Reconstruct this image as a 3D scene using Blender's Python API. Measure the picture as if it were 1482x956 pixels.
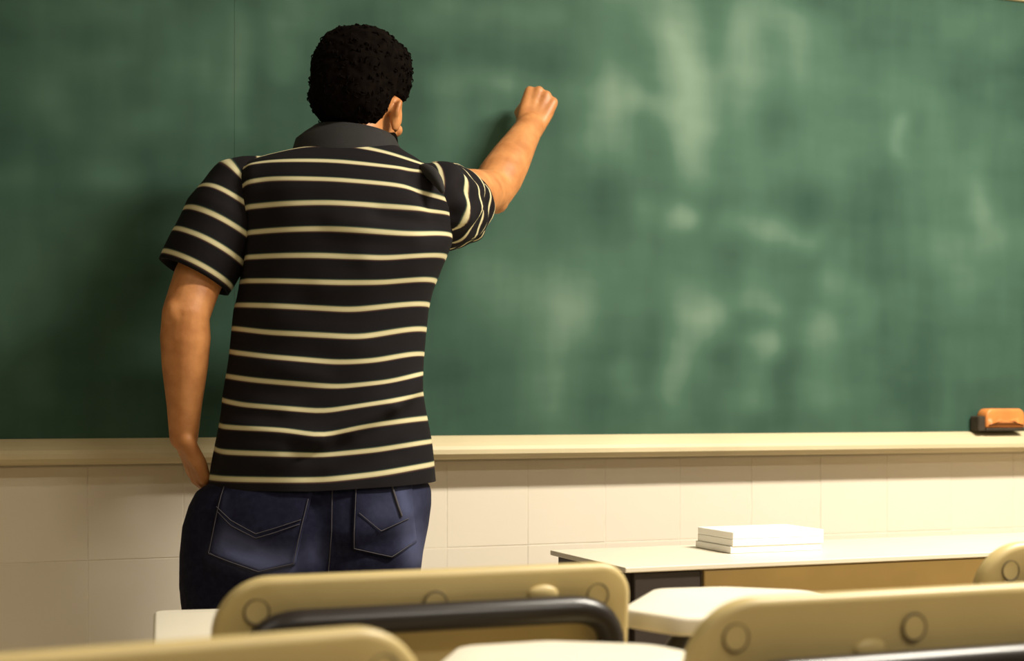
import bpy, bmesh, math, random
import numpy as np
from mathutils import Vector, Matrix, noise
from mathutils.bvhtree import BVHTree

for o in list(bpy.data.objects):
    bpy.data.objects.remove(o, do_unlink=True)
SC = bpy.context.scene
COL = SC.collection
random.seed(7)
PI = math.pi

# ------------------------------------------------------------------ camera
F = 2200.0                       # focal length in pixels of the 1482 px wide frame
CX, HZ = 741.0, 585.0            # principal column, horizon row
CH = 1.03                        # camera height
PSI = math.radians(21.1)         # angle between the view and the front wall's normal
Z0 = 3.548                       # distance to the front wall along the view
WALL_Y = Z0 * math.cos(PSI)      # world y of the front wall
cs, sn = math.cos(PSI), math.sin(PSI)

cam_d = bpy.data.cameras.new('camera')
cam = bpy.data.objects.new('camera', cam_d)
COL.objects.link(cam)
cam.location = (0, 0, CH)
cam.rotation_euler = (PI/2, 0, -PSI)
cam_d.sensor_fit = 'HORIZONTAL'
cam_d.sensor_width = 36.0
cam_d.lens = F/1482*36.0
cam_d.shift_y = (HZ-478.0)/1482
cam_d.clip_start = 0.05
cam_d.dof.use_dof = True
cam_d.dof.focus_distance = 2.85
cam_d.dof.aperture_fstop = 3.8
SC.camera = cam

# ------------------------------------------------------------------ world, exposure
w = bpy.data.worlds.new('world'); SC.world = w
w.use_nodes = True
w.node_tree.nodes['Background'].inputs[0].default_value = (1.0, 0.9, 0.72, 1)
w.node_tree.nodes['Background'].inputs[1].default_value = 0.05
SC.view_settings.view_transform = 'Standard'
SC.view_settings.look = 'None'
SC.view_settings.gamma = 1.0
SC.view_settings.exposure = 0.0
SC.view_settings.use_curve_mapping = False
# ceiling lamps: (x, y, watts), the last two added as fill; built further down
LAMPS = [(2.4, 1.5, 175.0), (1.6, -0.8, 40.0), (-0.9, 0.6, 8.0)]
LAMP_COL = (1.0, 0.925, 0.79)
CEIL = 3.0

# ------------------------------------------------------------------ helpers
def W(X, d, z=0.0):
    """camera-plan coordinates (right, forward) to world"""
    return Vector((X*cs + d*sn, -X*sn + d*cs, z))

def wallpt(px, py):
    """where the ray through a photo pixel meets the front wall: world x, z"""
    q = (px-CX)/F
    d = Z0/(1-math.tan(PSI)*q)
    X = q*d
    return X*cs + d*sn, CH + (HZ-py)*d/F

def tag(o, label=None, cat=None, group=None, kind=None):
    if label: o['label'] = label
    if cat: o['category'] = cat
    if group: o['group'] = group
    if kind: o['kind'] = kind
    return o

def empty(name, loc=(0, 0, 0), rz=0.0, parent=None):
    o = bpy.data.objects.new(name, None)
    o.empty_display_size = 0.1
    o.location = loc
    o.rotation_euler = (0, 0, rz)
    COL.objects.link(o)
    if parent: o.parent = parent
    return o

def link(name, me, mat=None, parent=None, smooth=False):
    if mat:
        me.materials.clear(); me.materials.append(mat)
    if smooth:
        me.polygons.foreach_set('use_smooth', [True]*len(me.polygons))
    o = bpy.data.objects.new(name, me)
    COL.objects.link(o)
    if parent: o.parent = parent
    return o

class MB:
    """collects verts and faces of one mesh"""
    def __init__(s): s.v = []; s.f = []
    def add(s, vs, fs):
        b = len(s.v); s.v += [tuple(v) for v in vs]; s.f += [tuple(i+b for i in f) for f in fs]
        return b
    def box(s, c, h, rot=None):
        vs = []
        for sx in (-1, 1):
            for sy in (-1, 1):
                for sz in (-1, 1):
                    p = Vector((sx*h[0], sy*h[1], sz*h[2]))
                    if rot: p = rot @ p
                    vs.append(Vector(c)+p)
        s.add(vs, [(0,1,3,2),(4,6,7,5),(0,4,5,1),(2,3,7,6),(0,2,6,4),(1,5,7,3)])
    def loft(s, rings, cap0=True, cap1=True):
        n = len(rings[0]); vs = [p for r in rings for p in r]; fs = []
        for i in range(len(rings)-1):
            for j in range(n):
                k = (j+1) % n
                fs.append((i*n+j, i*n+k, (i+1)*n+k, (i+1)*n+j))
        if cap0: fs.append(tuple(reversed(range(n))))
        if cap1: fs.append(tuple((len(rings)-1)*n+j for j in range(n)))
        s.add(vs, fs)
    def tube(s, pts, rad, seg=10, round_ends=True):
        pts = [Vector(p) for p in pts]
        if not hasattr(rad, '__len__'): rad = [rad]*len(pts)
        rad = list(rad)
        if round_ends:
            d0 = (pts[0]-pts[1]).normalized(); d1 = (pts[-1]-pts[-2]).normalized()
            a, b = [], []
            for t in (0.95, 0.75, 0.4):
                a.append((pts[0]+d0*rad[0]*t, rad[0]*math.sqrt(1-t*t)))
                b.append((pts[-1]+d1*rad[-1]*t, rad[-1]*math.sqrt(1-t*t)))
            pts2 = [p for p, _ in a]+pts+[p for p, _ in reversed(b)]
            rad = [r for _, r in a]+rad+[r for _, r in reversed(b)]
            pts = pts2
        T = []
        for i in range(len(pts)):
            t = pts[min(i+1, len(pts)-1)]-pts[max(i-1, 0)]
            T.append(t.normalized())
        up = Vector((0, 0, 1)) if abs(T[0].z) < 0.9 else Vector((1, 0, 0))
        N = (up - T[0]*up.dot(T[0])).normalized()
        rings = []
        for i, p in enumerate(pts):
            N = (N - T[i]*N.dot(T[i])).normalized()
            B = T[i].cross(N)
            rings.append([p+(N*math.cos(2*PI*j/seg)+B*math.sin(2*PI*j/seg))*rad[i] for j in range(seg)])
        s.loft(rings)
    def ellipsoid(s, c, r, M=None, u=24, v=16):
        rings = []
        for i in range(v+1):
            th = PI*(i+0.02 if i == 0 else i-0.02 if i == v else i)/v
            ring = []
            for j in range(u):
                ph = 2*PI*j/u
                p = Vector((r[0]*math.sin(th)*math.cos(ph), r[1]*math.sin(th)*math.sin(ph), -r[2]*math.cos(th)))
                if M: p = M @ p
                ring.append(Vector(c)+p)
            rings.append(ring)
        s.loft(rings)
    def mesh(s, name):
        me = bpy.data.meshes.new(name)
        me.from_pydata(s.v, [], s.f); me.update()
        return me
    def build(s, name, mat, parent=None, smooth=False, bevel=0.0, seg=2):
        me = s.mesh(name)
        bm = bmesh.new(); bm.from_mesh(me)
        bmesh.ops.recalc_face_normals(bm, faces=bm.faces)
        if bevel > 0:
            es = [e for e in bm.edges if len(e.link_faces) == 2 and e.calc_face_angle() > 0.6]
            bmesh.ops.bevel(bm, geom=es, offset=bevel, segments=seg, affect='EDGES', profile=0.5)
        bm.to_mesh(me); bm.free()
        return link(name, me, mat, parent, smooth)

def remeshed(mb, voxel, smooth_it=3, factor=0.5):
    """one continuous surface out of overlapping closed pieces"""
    me = mb.mesh('tmp')
    bm = bmesh.new(); bm.from_mesh(me)
    bmesh.ops.recalc_face_normals(bm, faces=bm.faces); bm.to_mesh(me); bm.free()
    o = bpy.data.objects.new('tmp', me); COL.objects.link(o)
    m = o.modifiers.new('r', 'REMESH'); m.mode = 'VOXEL'; m.voxel_size = voxel
    m2 = o.modifiers.new('s', 'SMOOTH'); m2.factor = factor; m2.iterations = smooth_it
    dg = bpy.context.evaluated_depsgraph_get()
    out = bpy.data.meshes.new_from_object(o.evaluated_get(dg))
    bpy.data.objects.remove(o, do_unlink=True); bpy.data.meshes.remove(me)
    return out

def arc_path(corners, r, n=7):
    """polyline with rounded corners"""
    pts = [Vector(corners[0])]
    for i in range(1, len(corners)-1):
        a, b, c = Vector(corners[i-1]), Vector(corners[i]), Vector(corners[i+1])
        u = (a-b).normalized(); v = (c-b).normalized()
        ang = u.angle(v); t = min(r/math.tan(ang/2), (a-b).length*0.49, (c-b).length*0.49)
        p, q = b+u*t, b+v*t
        for k in range(n+1):
            s = k/n
            pts.append(p*(1-s)**2+b*2*s*(1-s)+q*s*s)
    pts.append(Vector(corners[-1]))
    return pts

def rounded_poly(pts, radii, n=8):
    out = []
    m = len(pts)
    for i in range(m):
        a, b, c = Vector(pts[i-1]).to_2d(), Vector(pts[i]).to_2d(), Vector(pts[(i+1) % m]).to_2d()
        u = (a-b).normalized(); v = (c-b).normalized()
        ang = u.angle(v); r = radii[i] if hasattr(radii, '__len__') else radii
        t = min(r/math.tan(ang/2), (a-b).length*0.48, (c-b).length*0.48)
        p, q = b+u*t, b+v*t
        # circular-ish corner
        for k in range(n+1):
            s = k/n
            wgt = math.sin(ang/2)
            den = (1-s)**2+2*wgt*s*(1-s)+s*s
            out.append((p*(1-s)**2+b*(2*wgt*s*(1-s))+q*s*s)/den)
    return out

def slab(outline, thick, rim=0.006, inner=(0.75, 0.4, 0.12), place=None):
    """rounded slab from a closed 2-D outline: rim rounded, both faces gridded; place(u, v, t) -> 3-D, t across the thickness"""
    n = len(outline)
    P2 = [Vector(p).to_2d() for p in outline]
    c = sum(P2, Vector((0, 0)))/n
    area = sum(P2[i].x*P2[(i+1) % n].y-P2[(i+1) % n].x*P2[i].y for i in range(n))
    sg = 1 if area > 0 else -1
    nor = []
    for i in range(n):
        t = (P2[(i+1) % n]-P2[i-1]).normalized()
        nor.append(Vector((-t.y, t.x))*sg)
    def ringat(ins, sc, t):
        ps = []
        for p, q in zip(P2, nor):
            x = p+q*ins
            x = c+(x-c)*sc
            ps.append(place(x.x, x.y, t))
        return ps
    h = thick/2
    half = []
    for a in (0, 30, 60, 90):
        a = math.radians(a)
        half.append((rim*(1-math.cos(a)), 1.0, h-rim+rim*math.sin(a)))
    top = half+[(rim, s, h) for s in inner]
    seq = [(i, s, -t) for i, s, t in reversed(top)]+top
    mb = MB()
    mb.loft([ringat(*q) for q in seq])
    return mb

# ------------------------------------------------------------------ materials
def new_mat(name):
    m = bpy.data.materials.new(name); m.use_nodes = True
    nt = m.node_tree
    return m, nt, nt.nodes['Principled BSDF']

def mat(name, col, rough=0.5, var=0.12, scale=8.0, bump=0.0, bscale=200.0, metallic=0.0, spec=0.5, emit=0.0, coat=0.0):
    """base colour modulated by object-space noise, optional fine bump"""
    m, nt, b = new_mat(name)
    N = nt.nodes; L = nt.links
    tc = N.new('ShaderNodeTexCoord')
    no = N.new('ShaderNodeTexNoise'); no.inputs['Scale'].default_value = scale; no.inputs['Detail'].default_value = 5
    L.new(tc.outputs['Object'], no.inputs['Vector'])
    cr = N.new('ShaderNodeValToRGB')
    lo = [max(0, c*(1-var)) for c in col]; hi = [min(1, c*(1+var)) for c in col]
    cr.color_ramp.elements[0].position = 0.3; cr.color_ramp.elements[0].color = (*lo, 1)
    cr.color_ramp.elements[1].position = 0.7; cr.color_ramp.elements[1].color = (*hi, 1)
    L.new(no.outputs['Fac'], cr.inputs['Fac'])
    L.new(cr.outputs['Color'], b.inputs['Base Color'])
    b.inputs['Roughness'].default_value = rough
    b.inputs['Metallic'].default_value = metallic
    b.inputs['Specular IOR Level'].default_value = spec
    b.inputs['Coat Weight'].default_value = coat
    if bump > 0:
        n2 = N.new('ShaderNodeTexNoise'); n2.inputs['Scale'].default_value = bscale; n2.inputs['Detail'].default_value = 3
        L.new(tc.outputs['Object'], n2.inputs['Vector'])
        bp = N.new('ShaderNodeBump'); bp.inputs['Strength'].default_value = bump; bp.inputs['Distance'].default_value = 0.002
        L.new(n2.outputs['Fac'], bp.inputs['Height']); L.new(bp.outputs['Normal'], b.inputs['Normal'])
    if emit > 0:
        b.inputs['Emission Color'].default_value = (*LAMP_COL, 1)
        b.inputs['Emission Strength'].default_value = emit
    return m

M_tile = mat('cream_glazed_tile', (0.84, 0.765, 0.64), 0.30, 0.05, 1.2, spec=0.4)
M_grout = mat('tile_grout', (0.82, 0.745, 0.62), 0.9, 0.1, 30)
M_paint = mat('wall_paint', (0.50, 0.45, 0.35), 0.8, 0.05, 2)
M_ceil = mat('ceiling_paint', (0.62, 0.60, 0.54), 0.9, 0.03, 2)
M_floor = mat('floor_vinyl', (0.42, 0.34, 0.22), 0.5, 0.15, 3)
M_ledge = mat('ledge_cream_paint', (0.64, 0.545, 0.34), 0.55, 0.06, 4)
M_plastic = mat('cream_chair_plastic', (0.54, 0.425, 0.19), 0.42, 0.06, 6, bump=0.08, bscale=500)
M_ring = mat('cap_groove', (0.06, 0.045, 0.025), 0.7, 0.1)
M_tablet = mat('white_laminate', (0.86, 0.80, 0.66), 0.35, 0.03, 5)
M_tube = mat('black_enamel_tube', (0.013, 0.010, 0.010), 0.33, 0.2, 10)
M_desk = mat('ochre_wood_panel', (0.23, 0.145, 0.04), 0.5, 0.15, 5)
M_desktop = mat('cream_desk_laminate', (0.74, 0.67, 0.54), 0.4, 0.04, 3)
M_dark = mat('dark_panel_and_knee_shade', (0.03, 0.02, 0.016), 0.6, 0.2, 5)
M_paper = mat('white_paper', (0.92, 0.9, 0.84), 0.7, 0.02, 10)
M_orange = mat('orange_wood_handle', (0.72, 0.25, 0.06), 0.5, 0.15, 20)
M_felt = mat('dark_felt', (0.04, 0.03, 0.018), 0.95, 0.2, 60)
M_hair = mat('black_hair', (0.0040, 0.0026, 0.0020), 0.9, 0.4, 60, bump=0.3, bscale=160, spec=0.03)
M_denim = None
M_thread = mat('denim_stitching', (0.055, 0.05, 0.06), 0.8, 0.2, 80)
M_shoe = mat('dark_shoe_leather', (0.03, 0.022, 0.018), 0.4, 0.2, 20)
M_sole = mat('shoe_rubber', (0.05, 0.045, 0.04), 0.8, 0.1)
M_eye = mat('eye_white', (0.8, 0.78, 0.74), 0.2, 0.02)
M_iris = mat('dark_iris', (0.03, 0.015, 0.008), 0.2, 0.1)
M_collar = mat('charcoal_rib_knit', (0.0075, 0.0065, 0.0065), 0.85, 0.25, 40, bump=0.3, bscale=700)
M_lamp = mat('lamp_housing', (0.8, 0.8, 0.78), 0.5, 0.02)
M_glow = mat('lamp_tube_glow', (0.9, 0.88, 0.8), 0.5, 0.0, emit=6.0)

def skin_mat():
    m, nt, b = new_mat('tanned_skin')
    N = nt.nodes; L = nt.links
    tc = N.new('ShaderNodeTexCoord')
    n1 = N.new('ShaderNodeTexNoise'); n1.inputs['Scale'].default_value = 28; n1.inputs['Detail'].default_value = 6
    L.new(tc.outputs['Object'], n1.inputs['Vector'])
    cr = N.new('ShaderNodeValToRGB')
    cr.color_ramp.elements[0].position = 0.32; cr.color_ramp.elements[0].color = (0.43, 0.165, 0.05, 1)
    cr.color_ramp.elements[1].position = 0.68; cr.color_ramp.elements[1].color = (0.60, 0.265, 0.092, 1)
    L.new(n1.outputs['Fac'], cr.inputs['Fac'])
    L.new(cr.outputs['Color'], b.inputs['Base Color'])
    b.inputs['Roughness'].default_value = 0.5
    b.inputs['Subsurface Weight'].default_value = 0.12
    b.inputs['Subsurface Radius'].default_value = (0.010, 0.004, 0.002)
    b.inputs['Subsurface Scale'].default_value = 1.0
    n2 = N.new('ShaderNodeTexNoise'); n2.inputs['Scale'].default_value = 220
    L.new(tc.outputs['Object'], n2.inputs['Vector'])
    bp = N.new('ShaderNodeBump'); bp.inputs['Strength'].default_value = 0.12; bp.inputs['Distance'].default_value = 0.002
    L.new(n2.outputs['Fac'], bp.inputs['Height']); L.new(bp.outputs['Normal'], b.inputs['Normal'])
    return m
M_skin = skin_mat()

def denim_mat():
    m, nt, b = new_mat('dark_blue_denim')
    N = nt.nodes; L = nt.links
    tc = N.new('ShaderNodeTexCoord')
    at = N.new('ShaderNodeAttribute'); at.attribute_name = 'fade'
    n1 = N.new('ShaderNodeTexNoise'); n1.inputs['Scale'].default_value = 90; n1.inputs['Detail'].default_value = 6
    L.new(tc.outputs['Object'], n1.inputs['Vector'])
    mu = N.new('ShaderNodeMath'); mu.operation = 'MULTIPLY_ADD'
    mu.inputs[1].default_value = 0.24
    L.new(n1.outputs['Fac'], mu.inputs[0]); L.new(at.outputs['Fac'], mu.inputs[2])
    cr = N.new('ShaderNodeValToRGB')
    cr.color_ramp.elements[0].position = 0.1; cr.color_ramp.elements[0].color = (0.0045, 0.0050, 0.019, 1)
    cr.color_ramp.elements[1].position = 1.1; cr.color_ramp.elements[1].color = (0.065, 0.075, 0.15, 1)
    L.new(mu.outputs[0], cr.inputs['Fac'])
    L.new(cr.outputs['Color'], b.inputs['Base Color'])
    b.inputs['Roughness'].default_value = 0.9
    b.inputs['Specular IOR Level'].default_value = 0.2
    wv = N.new('ShaderNodeTexWave'); wv.inputs['Scale'].default_value = 260; wv.bands_direction = 'DIAGONAL'
    L.new(tc.outputs['Object'], wv.inputs['Vector'])
    bp = N.new('ShaderNodeBump'); bp.inputs['Strength'].default_value = 0.15; bp.inputs['Distance'].default_value = 0.001
    L.new(wv.outputs['Fac'], bp.inputs['Height']); L.new(bp.outputs['Normal'], b.inputs['Normal'])
    return m
M_denim = denim_mat()

def stripe_mat():
    m, nt, b = new_mat('striped_knit')
    N = nt.nodes; L = nt.links
    at = N.new('ShaderNodeAttribute'); at.attribute_name = 'stripe'
    tc = N.new('ShaderNodeTexCoord')
    ad = N.new('ShaderNodeMath'); ad.operation = 'ADD'; ad.inputs[1].default_value = 0.5
    fr = N.new('ShaderNodeMath'); fr.operation = 'FRACT'
    L.new(at.outputs['Fac'], ad.inputs[0]); L.new(ad.outputs[0], fr.inputs[0])
    cr = N.new('ShaderNodeValToRGB')
    E = cr.color_ramp.elements
    dark = (0.0065, 0.0062, 0.0080, 1); dk2 = (0.0085, 0.0062, 0.0075, 1)
    E[0].position = 0.0; E[0].color = dk2
    E[1].position = 0.345; E[1].color = dark
    for p, c in ((0.385, (0.035, 0.06, 0.045, 1)), (0.428, (0.50, 0.46, 0.27, 1)), (0.5, (0.60, 0.55, 0.35, 1)),
                 (0.572, (0.50, 0.45, 0.26, 1)), (0.61, (0.07, 0.035, 0.03, 1)), (0.66, dark), (1.0, dk2)):
        e = E.new(p); e.color = c
    L.new(fr.outputs[0], cr.inputs['Fac'])
    L.new(cr.outputs['Color'], b.inputs['Base Color'])
    b.inputs['Roughness'].default_value = 0.85
    b.inputs['Specular IOR Level'].default_value = 0.15
    n2 = N.new('ShaderNodeTexNoise'); n2.inputs['Scale'].default_value = 500
    L.new(tc.outputs['Object'], n2.inputs['Vector'])
    bp = N.new('ShaderNodeBump'); bp.inputs['Strength'].default_value = 0.12; bp.inputs['Distance'].default_value = 0.001
    L.new(n2.outputs['Fac'], bp.inputs['Height']); L.new(bp.outputs['Normal'], b.inputs['Normal'])
    return m
M_shirt = stripe_mat()

def board_mat():
    m, nt, b = new_mat('green_chalkboard')
    N = nt.nodes; L = nt.links
    at = N.new('ShaderNodeAttribute'); at.attribute_name = 'chalk'
    tc = N.new('ShaderNodeTexCoord')
    mp = N.new('ShaderNodeMapping'); mp.inputs['Scale'].default_value = (5.5, 1, 1.3)
    L.new(tc.outputs['Object'], mp.inputs['Vector'])
    n1 = N.new('ShaderNodeTexNoise'); n1.inputs['Scale'].default_value = 1.6; n1.inputs['Detail'].default_value = 3
    L.new(mp.outputs[0], n1.inputs['Vector'])
    mp2 = N.new('ShaderNodeMapping'); mp2.inputs['Scale'].default_value = (1.0, 1, 2.6); mp2.inputs['Rotation'].default_value = (0, 0.15, 0)
    L.new(tc.outputs['Object'], mp2.inputs['Vector'])
    n2 = N.new('ShaderNodeTexNoise'); n2.inputs['Scale'].default_value = 3.2; n2.inputs['Detail'].default_value = 3
    L.new(mp2.outputs[0], n2.inputs['Vector'])
    a1 = N.new('ShaderNodeMath'); a1.operation = 'ADD'
    L.new(n1.outputs['Fac'], a1.inputs[0]); L.new(n2.outputs['Fac'], a1.inputs[1])
    a2 = N.new('ShaderNodeMath'); a2.operation = 'MULTIPLY_ADD'; a2.inputs[1].default_value = 0.4; a2.inputs[2].default_value = -0.38
    L.new(a1.outputs[0], a2.inputs[0])
    a3 = N.new('ShaderNodeMath'); a3.operation = 'ADD'; a3.use_clamp = True
    L.new(a2.outputs[0], a3.inputs[0]); L.new(at.outputs['Fac'], a3.inputs[1])
    cr = N.new('ShaderNodeValToRGB')
    E = cr.color_ramp.elements
    E[0].position = 0.0; E[0].color = (0.017, 0.050, 0.035, 1)
    E[1].position = 1.0; E[1].color = (0.195, 0.285, 0.215, 1)
    e = E.new(0.4); e.color = (0.058, 0.124, 0.086, 1)
    L.new(a3.outputs[0], cr.inputs['Fac'])
    L.new(cr.outputs['Color'], b.inputs['Base Color'])
    b.inputs['Roughness'].default_value = 0.75
    b.inputs['Specular IOR Level'].default_value = 0.2
    return m
M_board = board_mat()

# ------------------------------------------------------------------ room shell
XL, XR, YB = -3.0, 5.0, -4.5
def struct(name, mb, m, **k):
    o = mb.build(name, m, **k); o['kind'] = 'structure'; return o

mb = MB(); mb.box(((XL+XR)/2, (YB+WALL_Y)/2, -0.05), ((XR-XL)/2+0.1, (WALL_Y-YB)/2+0.1, 0.05)); struct('floor', mb, M_floor)
mb = MB(); mb.box(((XL+XR)/2, (YB+WALL_Y)/2, CEIL+0.05), ((XR-XL)/2+0.1, (WALL_Y-YB)/2+0.1, 0.05)); struct('ceiling', mb, M_ceil)
mb = MB(); mb.box(((XL+XR)/2, WALL_Y+0.0598, CEIL/2), ((XR-XL)/2, 0.05, CEIL/2))
wall_front = struct('wall_front', mb, M_grout)
mb = MB(); mb.box(((XL+XR)/2, WALL_Y+0.005, (0.9+CEIL)/2), ((XR-XL)/2, 0.005, (CEIL-0.9)/2))
mb.build('painted_plaster', M_paint, wall_front)
mb = MB(); mb.box((XL-0.05, (YB+WALL_Y)/2, CEIL/2), (0.05, (WALL_Y-YB)/2, CEIL/2)); struct('wall_left', mb, M_paint)
mb = MB(); mb.box((XR+0.05, (YB+WALL_Y)/2, CEIL/2), (0.05, (WALL_Y-YB)/2, CEIL/2)); struct('wall_right', mb, M_paint)
mb = MB(); mb.box(((XL+XR)/2, YB-0.05, CEIL/2), ((XR-XL)/2, 0.05, CEIL/2)); struct('wall_back', mb, M_paint)

# glazed tiles below the board, one object each
TS = 0.2
mb = MB(); mb.box((0, 0, 0), (TS/2-0.0009, 0.005, TS/2-0.0009))
tile0 = mb.build('tile', M_tile, wall_front, bevel=0.0008, seg=1)
first = True
for i in range(40):
    x = -2.88+TS*i+TS/2
    if x > XR-0.1: break
    for k in range(5):
        z = 0.7-0.2*k+0.1-0.0
        if z < 0.0: continue
        o = tile0 if first else tile0.copy()
        if not first: COL.objects.link(o); o.parent = wall_front
        first = False
        z = 0.8-0.2*k
        o.location = (x, WALL_Y+0.0140+random.uniform(-0.0004, 0.0004), z)
        o.rotation_euler = (random.uniform(-.003, .003), 0, random.uniform(-.003, .003))
        if z-TS/2 < 0.0:
            o.scale = (1, 1, 1)

# ------------------------------------------------------------------ chalkboard
board = empty('chalkboard', (1.2, WALL_Y, 0.93))
tag(board, 'large green chalkboard smeared with chalk dust on the front wall', 'chalkboard')
BX, BZ = 1.2, 0.93
B_LO, B_HI = 0.955, 2.105
seam_x = wallpt(337, 200)[0]
BL, BR = -1.6, 3.9

# smears of chalk dust: (x0, y0, x1, y1, sigma, strength) in photo pixels, laid onto the board plane
SM = [(955,-40,985,110,30,.44),(985,60,1000,190,24,.40),(1010,150,1000,230,22,.22),(880,-20,868,210,24,.30),(872,130,880,150,16,.30),
      (915,148,968,158,12,.32),(860,190,900,205,22,.22),(1080,-30,1085,100,26,.36),(1068,60,1075,180,22,.28),(1160,40,1165,190,20,.24),
      (1110,20,1150,40,26,.20),(1200,90,1260,150,34,.16),(1293,175,1293,215,10,.34),(1320,120,1350,160,28,.16),(1370,45,1390,50,14,.22),
      (1450,60,1456,55,14,.20),(1460,190,1482,190,16,.26),(1395,260,1425,330,22,.34),(1404,300,1412,312,12,.28),(1340,220,1345,360,26,.20),
      (1420,380,1440,375,40,.26),(1370,385,1400,390,30,.14),(925,305,985,312,14,.28),(976,312,986,316,11,.34),(1040,325,1100,335,12,.28),
      (1120,338,1170,348,13,.40),(1080,240,1070,290,22,.22),(1140,225,1200,240,20,.20),(1000,200,1010,260,22,.18),
      (700,400,760,410,24,.26),(690,440,720,440,20,.12),(860,395,830,440,24,.26),(800,420,790,580,26,.24),(815,470,830,480,30,.14),
      (930,400,1000,410,30,.22),(985,455,1030,458,14,.36),(1010,470,985,520,26,.32),(985,510,965,570,16,.30),(900,545,905,570,14,.24),
      (1070,440,1110,445,12,.28),(1080,495,1110,500,12,.34),(1105,505,1085,580,16,.36),(1120,455,1170,465,18,.22),(1180,470,1180,570,18,.32),
      (1240,470,1260,440,14,.20),(1090,400,1190,400,16,.16),(1190,405,1230,425,12,.16),(1030,540,1040,580,12,.06),
      (690,28,800,22,14,.24),(630,120,720,124,12,.28),(720,124,820,132,14,.20),(645,160,650,180,16,.18),(705,165,715,190,14,.18),(1000,640,1200,640,10,.05),
      (130,5,235,8,12,.18),(100,95,170,88,14,.20),(230,110,330,122,14,.20),(340,20,345,180,12,.26),(400,40,405,100,14,.28),(75,150,85,175,16,.22),
      (215,180,230,170,14,.22),(110,330,130,350,18,.22),(140,255,180,265,14,.16),(20,255,5,260,16,.16),(55,545,60,570,16,.18),(0,410,60,420,26,.22),
      (20,340,60,345,20,.14),(150,20,330,60,30,.10),(420,0,440,20,20,.24),(620,20,640,10,16,.22),(700,250,760,330,40,.10),(640,300,760,480,40,.06)]
SEG = []
for x0, y0, x1, y1, sg, st in SM:
    if x0 > 1330: st *= 0.75
    a = wallpt(x0, y0); b = wallpt(x1, y1)
    sc_ = abs(wallpt(x0+1, y0)[1]-wallpt(x0+1, y0+1)[1])
    SEG.append((a[0], a[1], b[0], b[1], sg*sc_*1.2, st*0.74))

def board_panel(x0, x1):
    nx, nz = int((x1-x0)/0.012), int((B_HI-B_LO)/0.012)
    xs = np.linspace(x0, x1, nx+1); zs = np.linspace(B_LO, B_HI, nz+1)
    GX, GZ = np.meshgrid(xs, zs)
    rng = np.random.RandomState(3)
    wx = GX+0.007*np.sin(GZ*23+1.3)+0.004*np.sin(GZ*51+GX*17); wz = GZ+0.007*np.sin(GX*19+0.4)+0.004*np.sin(GX*47+GZ*21)
    C = np.zeros_like(GX)
    for ax, az, bx, bz, sg, st in SEG:
        dx, dz = bx-ax, bz-az; L2 = dx*dx+dz*dz+1e-9
        t = np.clip(((wx-ax)*dx+(wz-az)*dz)/L2, 0, 1)
        D2 = (wx-ax-t*dx)**2+(wz-az-t*dz)**2
        C += st*np.exp(-D2/(2*sg*sg))
    C += 0.17
    n = (nx+1)*(nz+1)
    vs = np.zeros((n+0, 3)); vs[:, 0] = GX.ravel()-BX; vs[:, 1] = -0.018; vs[:, 2] = GZ.ravel()-BZ
    verts = [tuple(v) for v in vs]; fs = []
    for k in range(nz):
        for i in range(nx):
            a = k*(nx+1)+i
            fs.append((a, a+1, a+nx+2, a+nx+1))
    # back and rim give the panel its thickness
    bnd = [i for i in range(nx+1)]+[k*(nx+1)+nx for k in range(1, nz+1)]+[nz*(nx+1)+i for i in range(nx-1, -1, -1)]+[k*(nx+1) for k in range(nz-1, 0, -1)]
    b0 = n
    verts += [(verts[i][0], -0.001, verts[i][2]) for i in bnd]
    m_ = len(bnd)
    for j in range(m_):
        fs.append((bnd[j], b0+j, b0+(j+1) % m_, bnd[(j+1) % m_]))
    fs.append(tuple(b0+j for j in range(m_)))
    me = bpy.data.meshes.new('writing_panel'); me.from_pydata(verts, [], fs); me.update()
    at = me.attributes.new('chalk', 'FLOAT', 'POINT')
    vals = np.concatenate([C.ravel(), np.full(m_, 0.1)]).astype(np.float32)
    at.data.foreach_set('value', vals)
    return link('writing_panel', me, M_board, board)
board_panel(BL, seam_x-0.0003)
board_panel(seam_x+0.0003, BR)
# frame: top rail, side rails; chalk ledge below (rounded rail with a lip)
mb = MB(); mb.box(((BL+BR)/2-BX, -0.014, B_HI+0.02-BZ), ((BR-BL)/2+0.03, 0.014, 0.022)); mb.build('top_rail', M_ledge, board, bevel=0.005)
for x in (BL-0.015, BR+0.015):
    mb = MB(); mb.box((x-BX, -0.014, (B_LO+B_HI)/2-BZ), (0.015, 0.014, (B_HI-B_LO)/2)); mb.build('side_rail', M_ledge, board, bevel=0.005)
prof = [(0, .905), (-.040, .905), (-.056, .909), (-.064, .918), (-.064, .928), (-.060, .936), (-.050, .944), (-.038, .951), (-.026, .957), (-.012, .9605), (0, .9605)]
n = len(prof); vs = []; fs = []
for x in (BL-0.03, BR+0.03):
    vs += [(x-BX, y, z-BZ) for y, z in prof]
for j in range(n): fs.append((j, (j+1) % n, n+(j+1) % n, n+j))
fs += [tuple(range(n)), tuple(range(2*n-1, n-1, -1))]
mb = MB(); mb.add(vs, fs)
o = mb.build('chalk_ledge', M_ledge, board, smooth=False)
o['label'] = 'cream ledge along the foot of the chalkboard'

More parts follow.
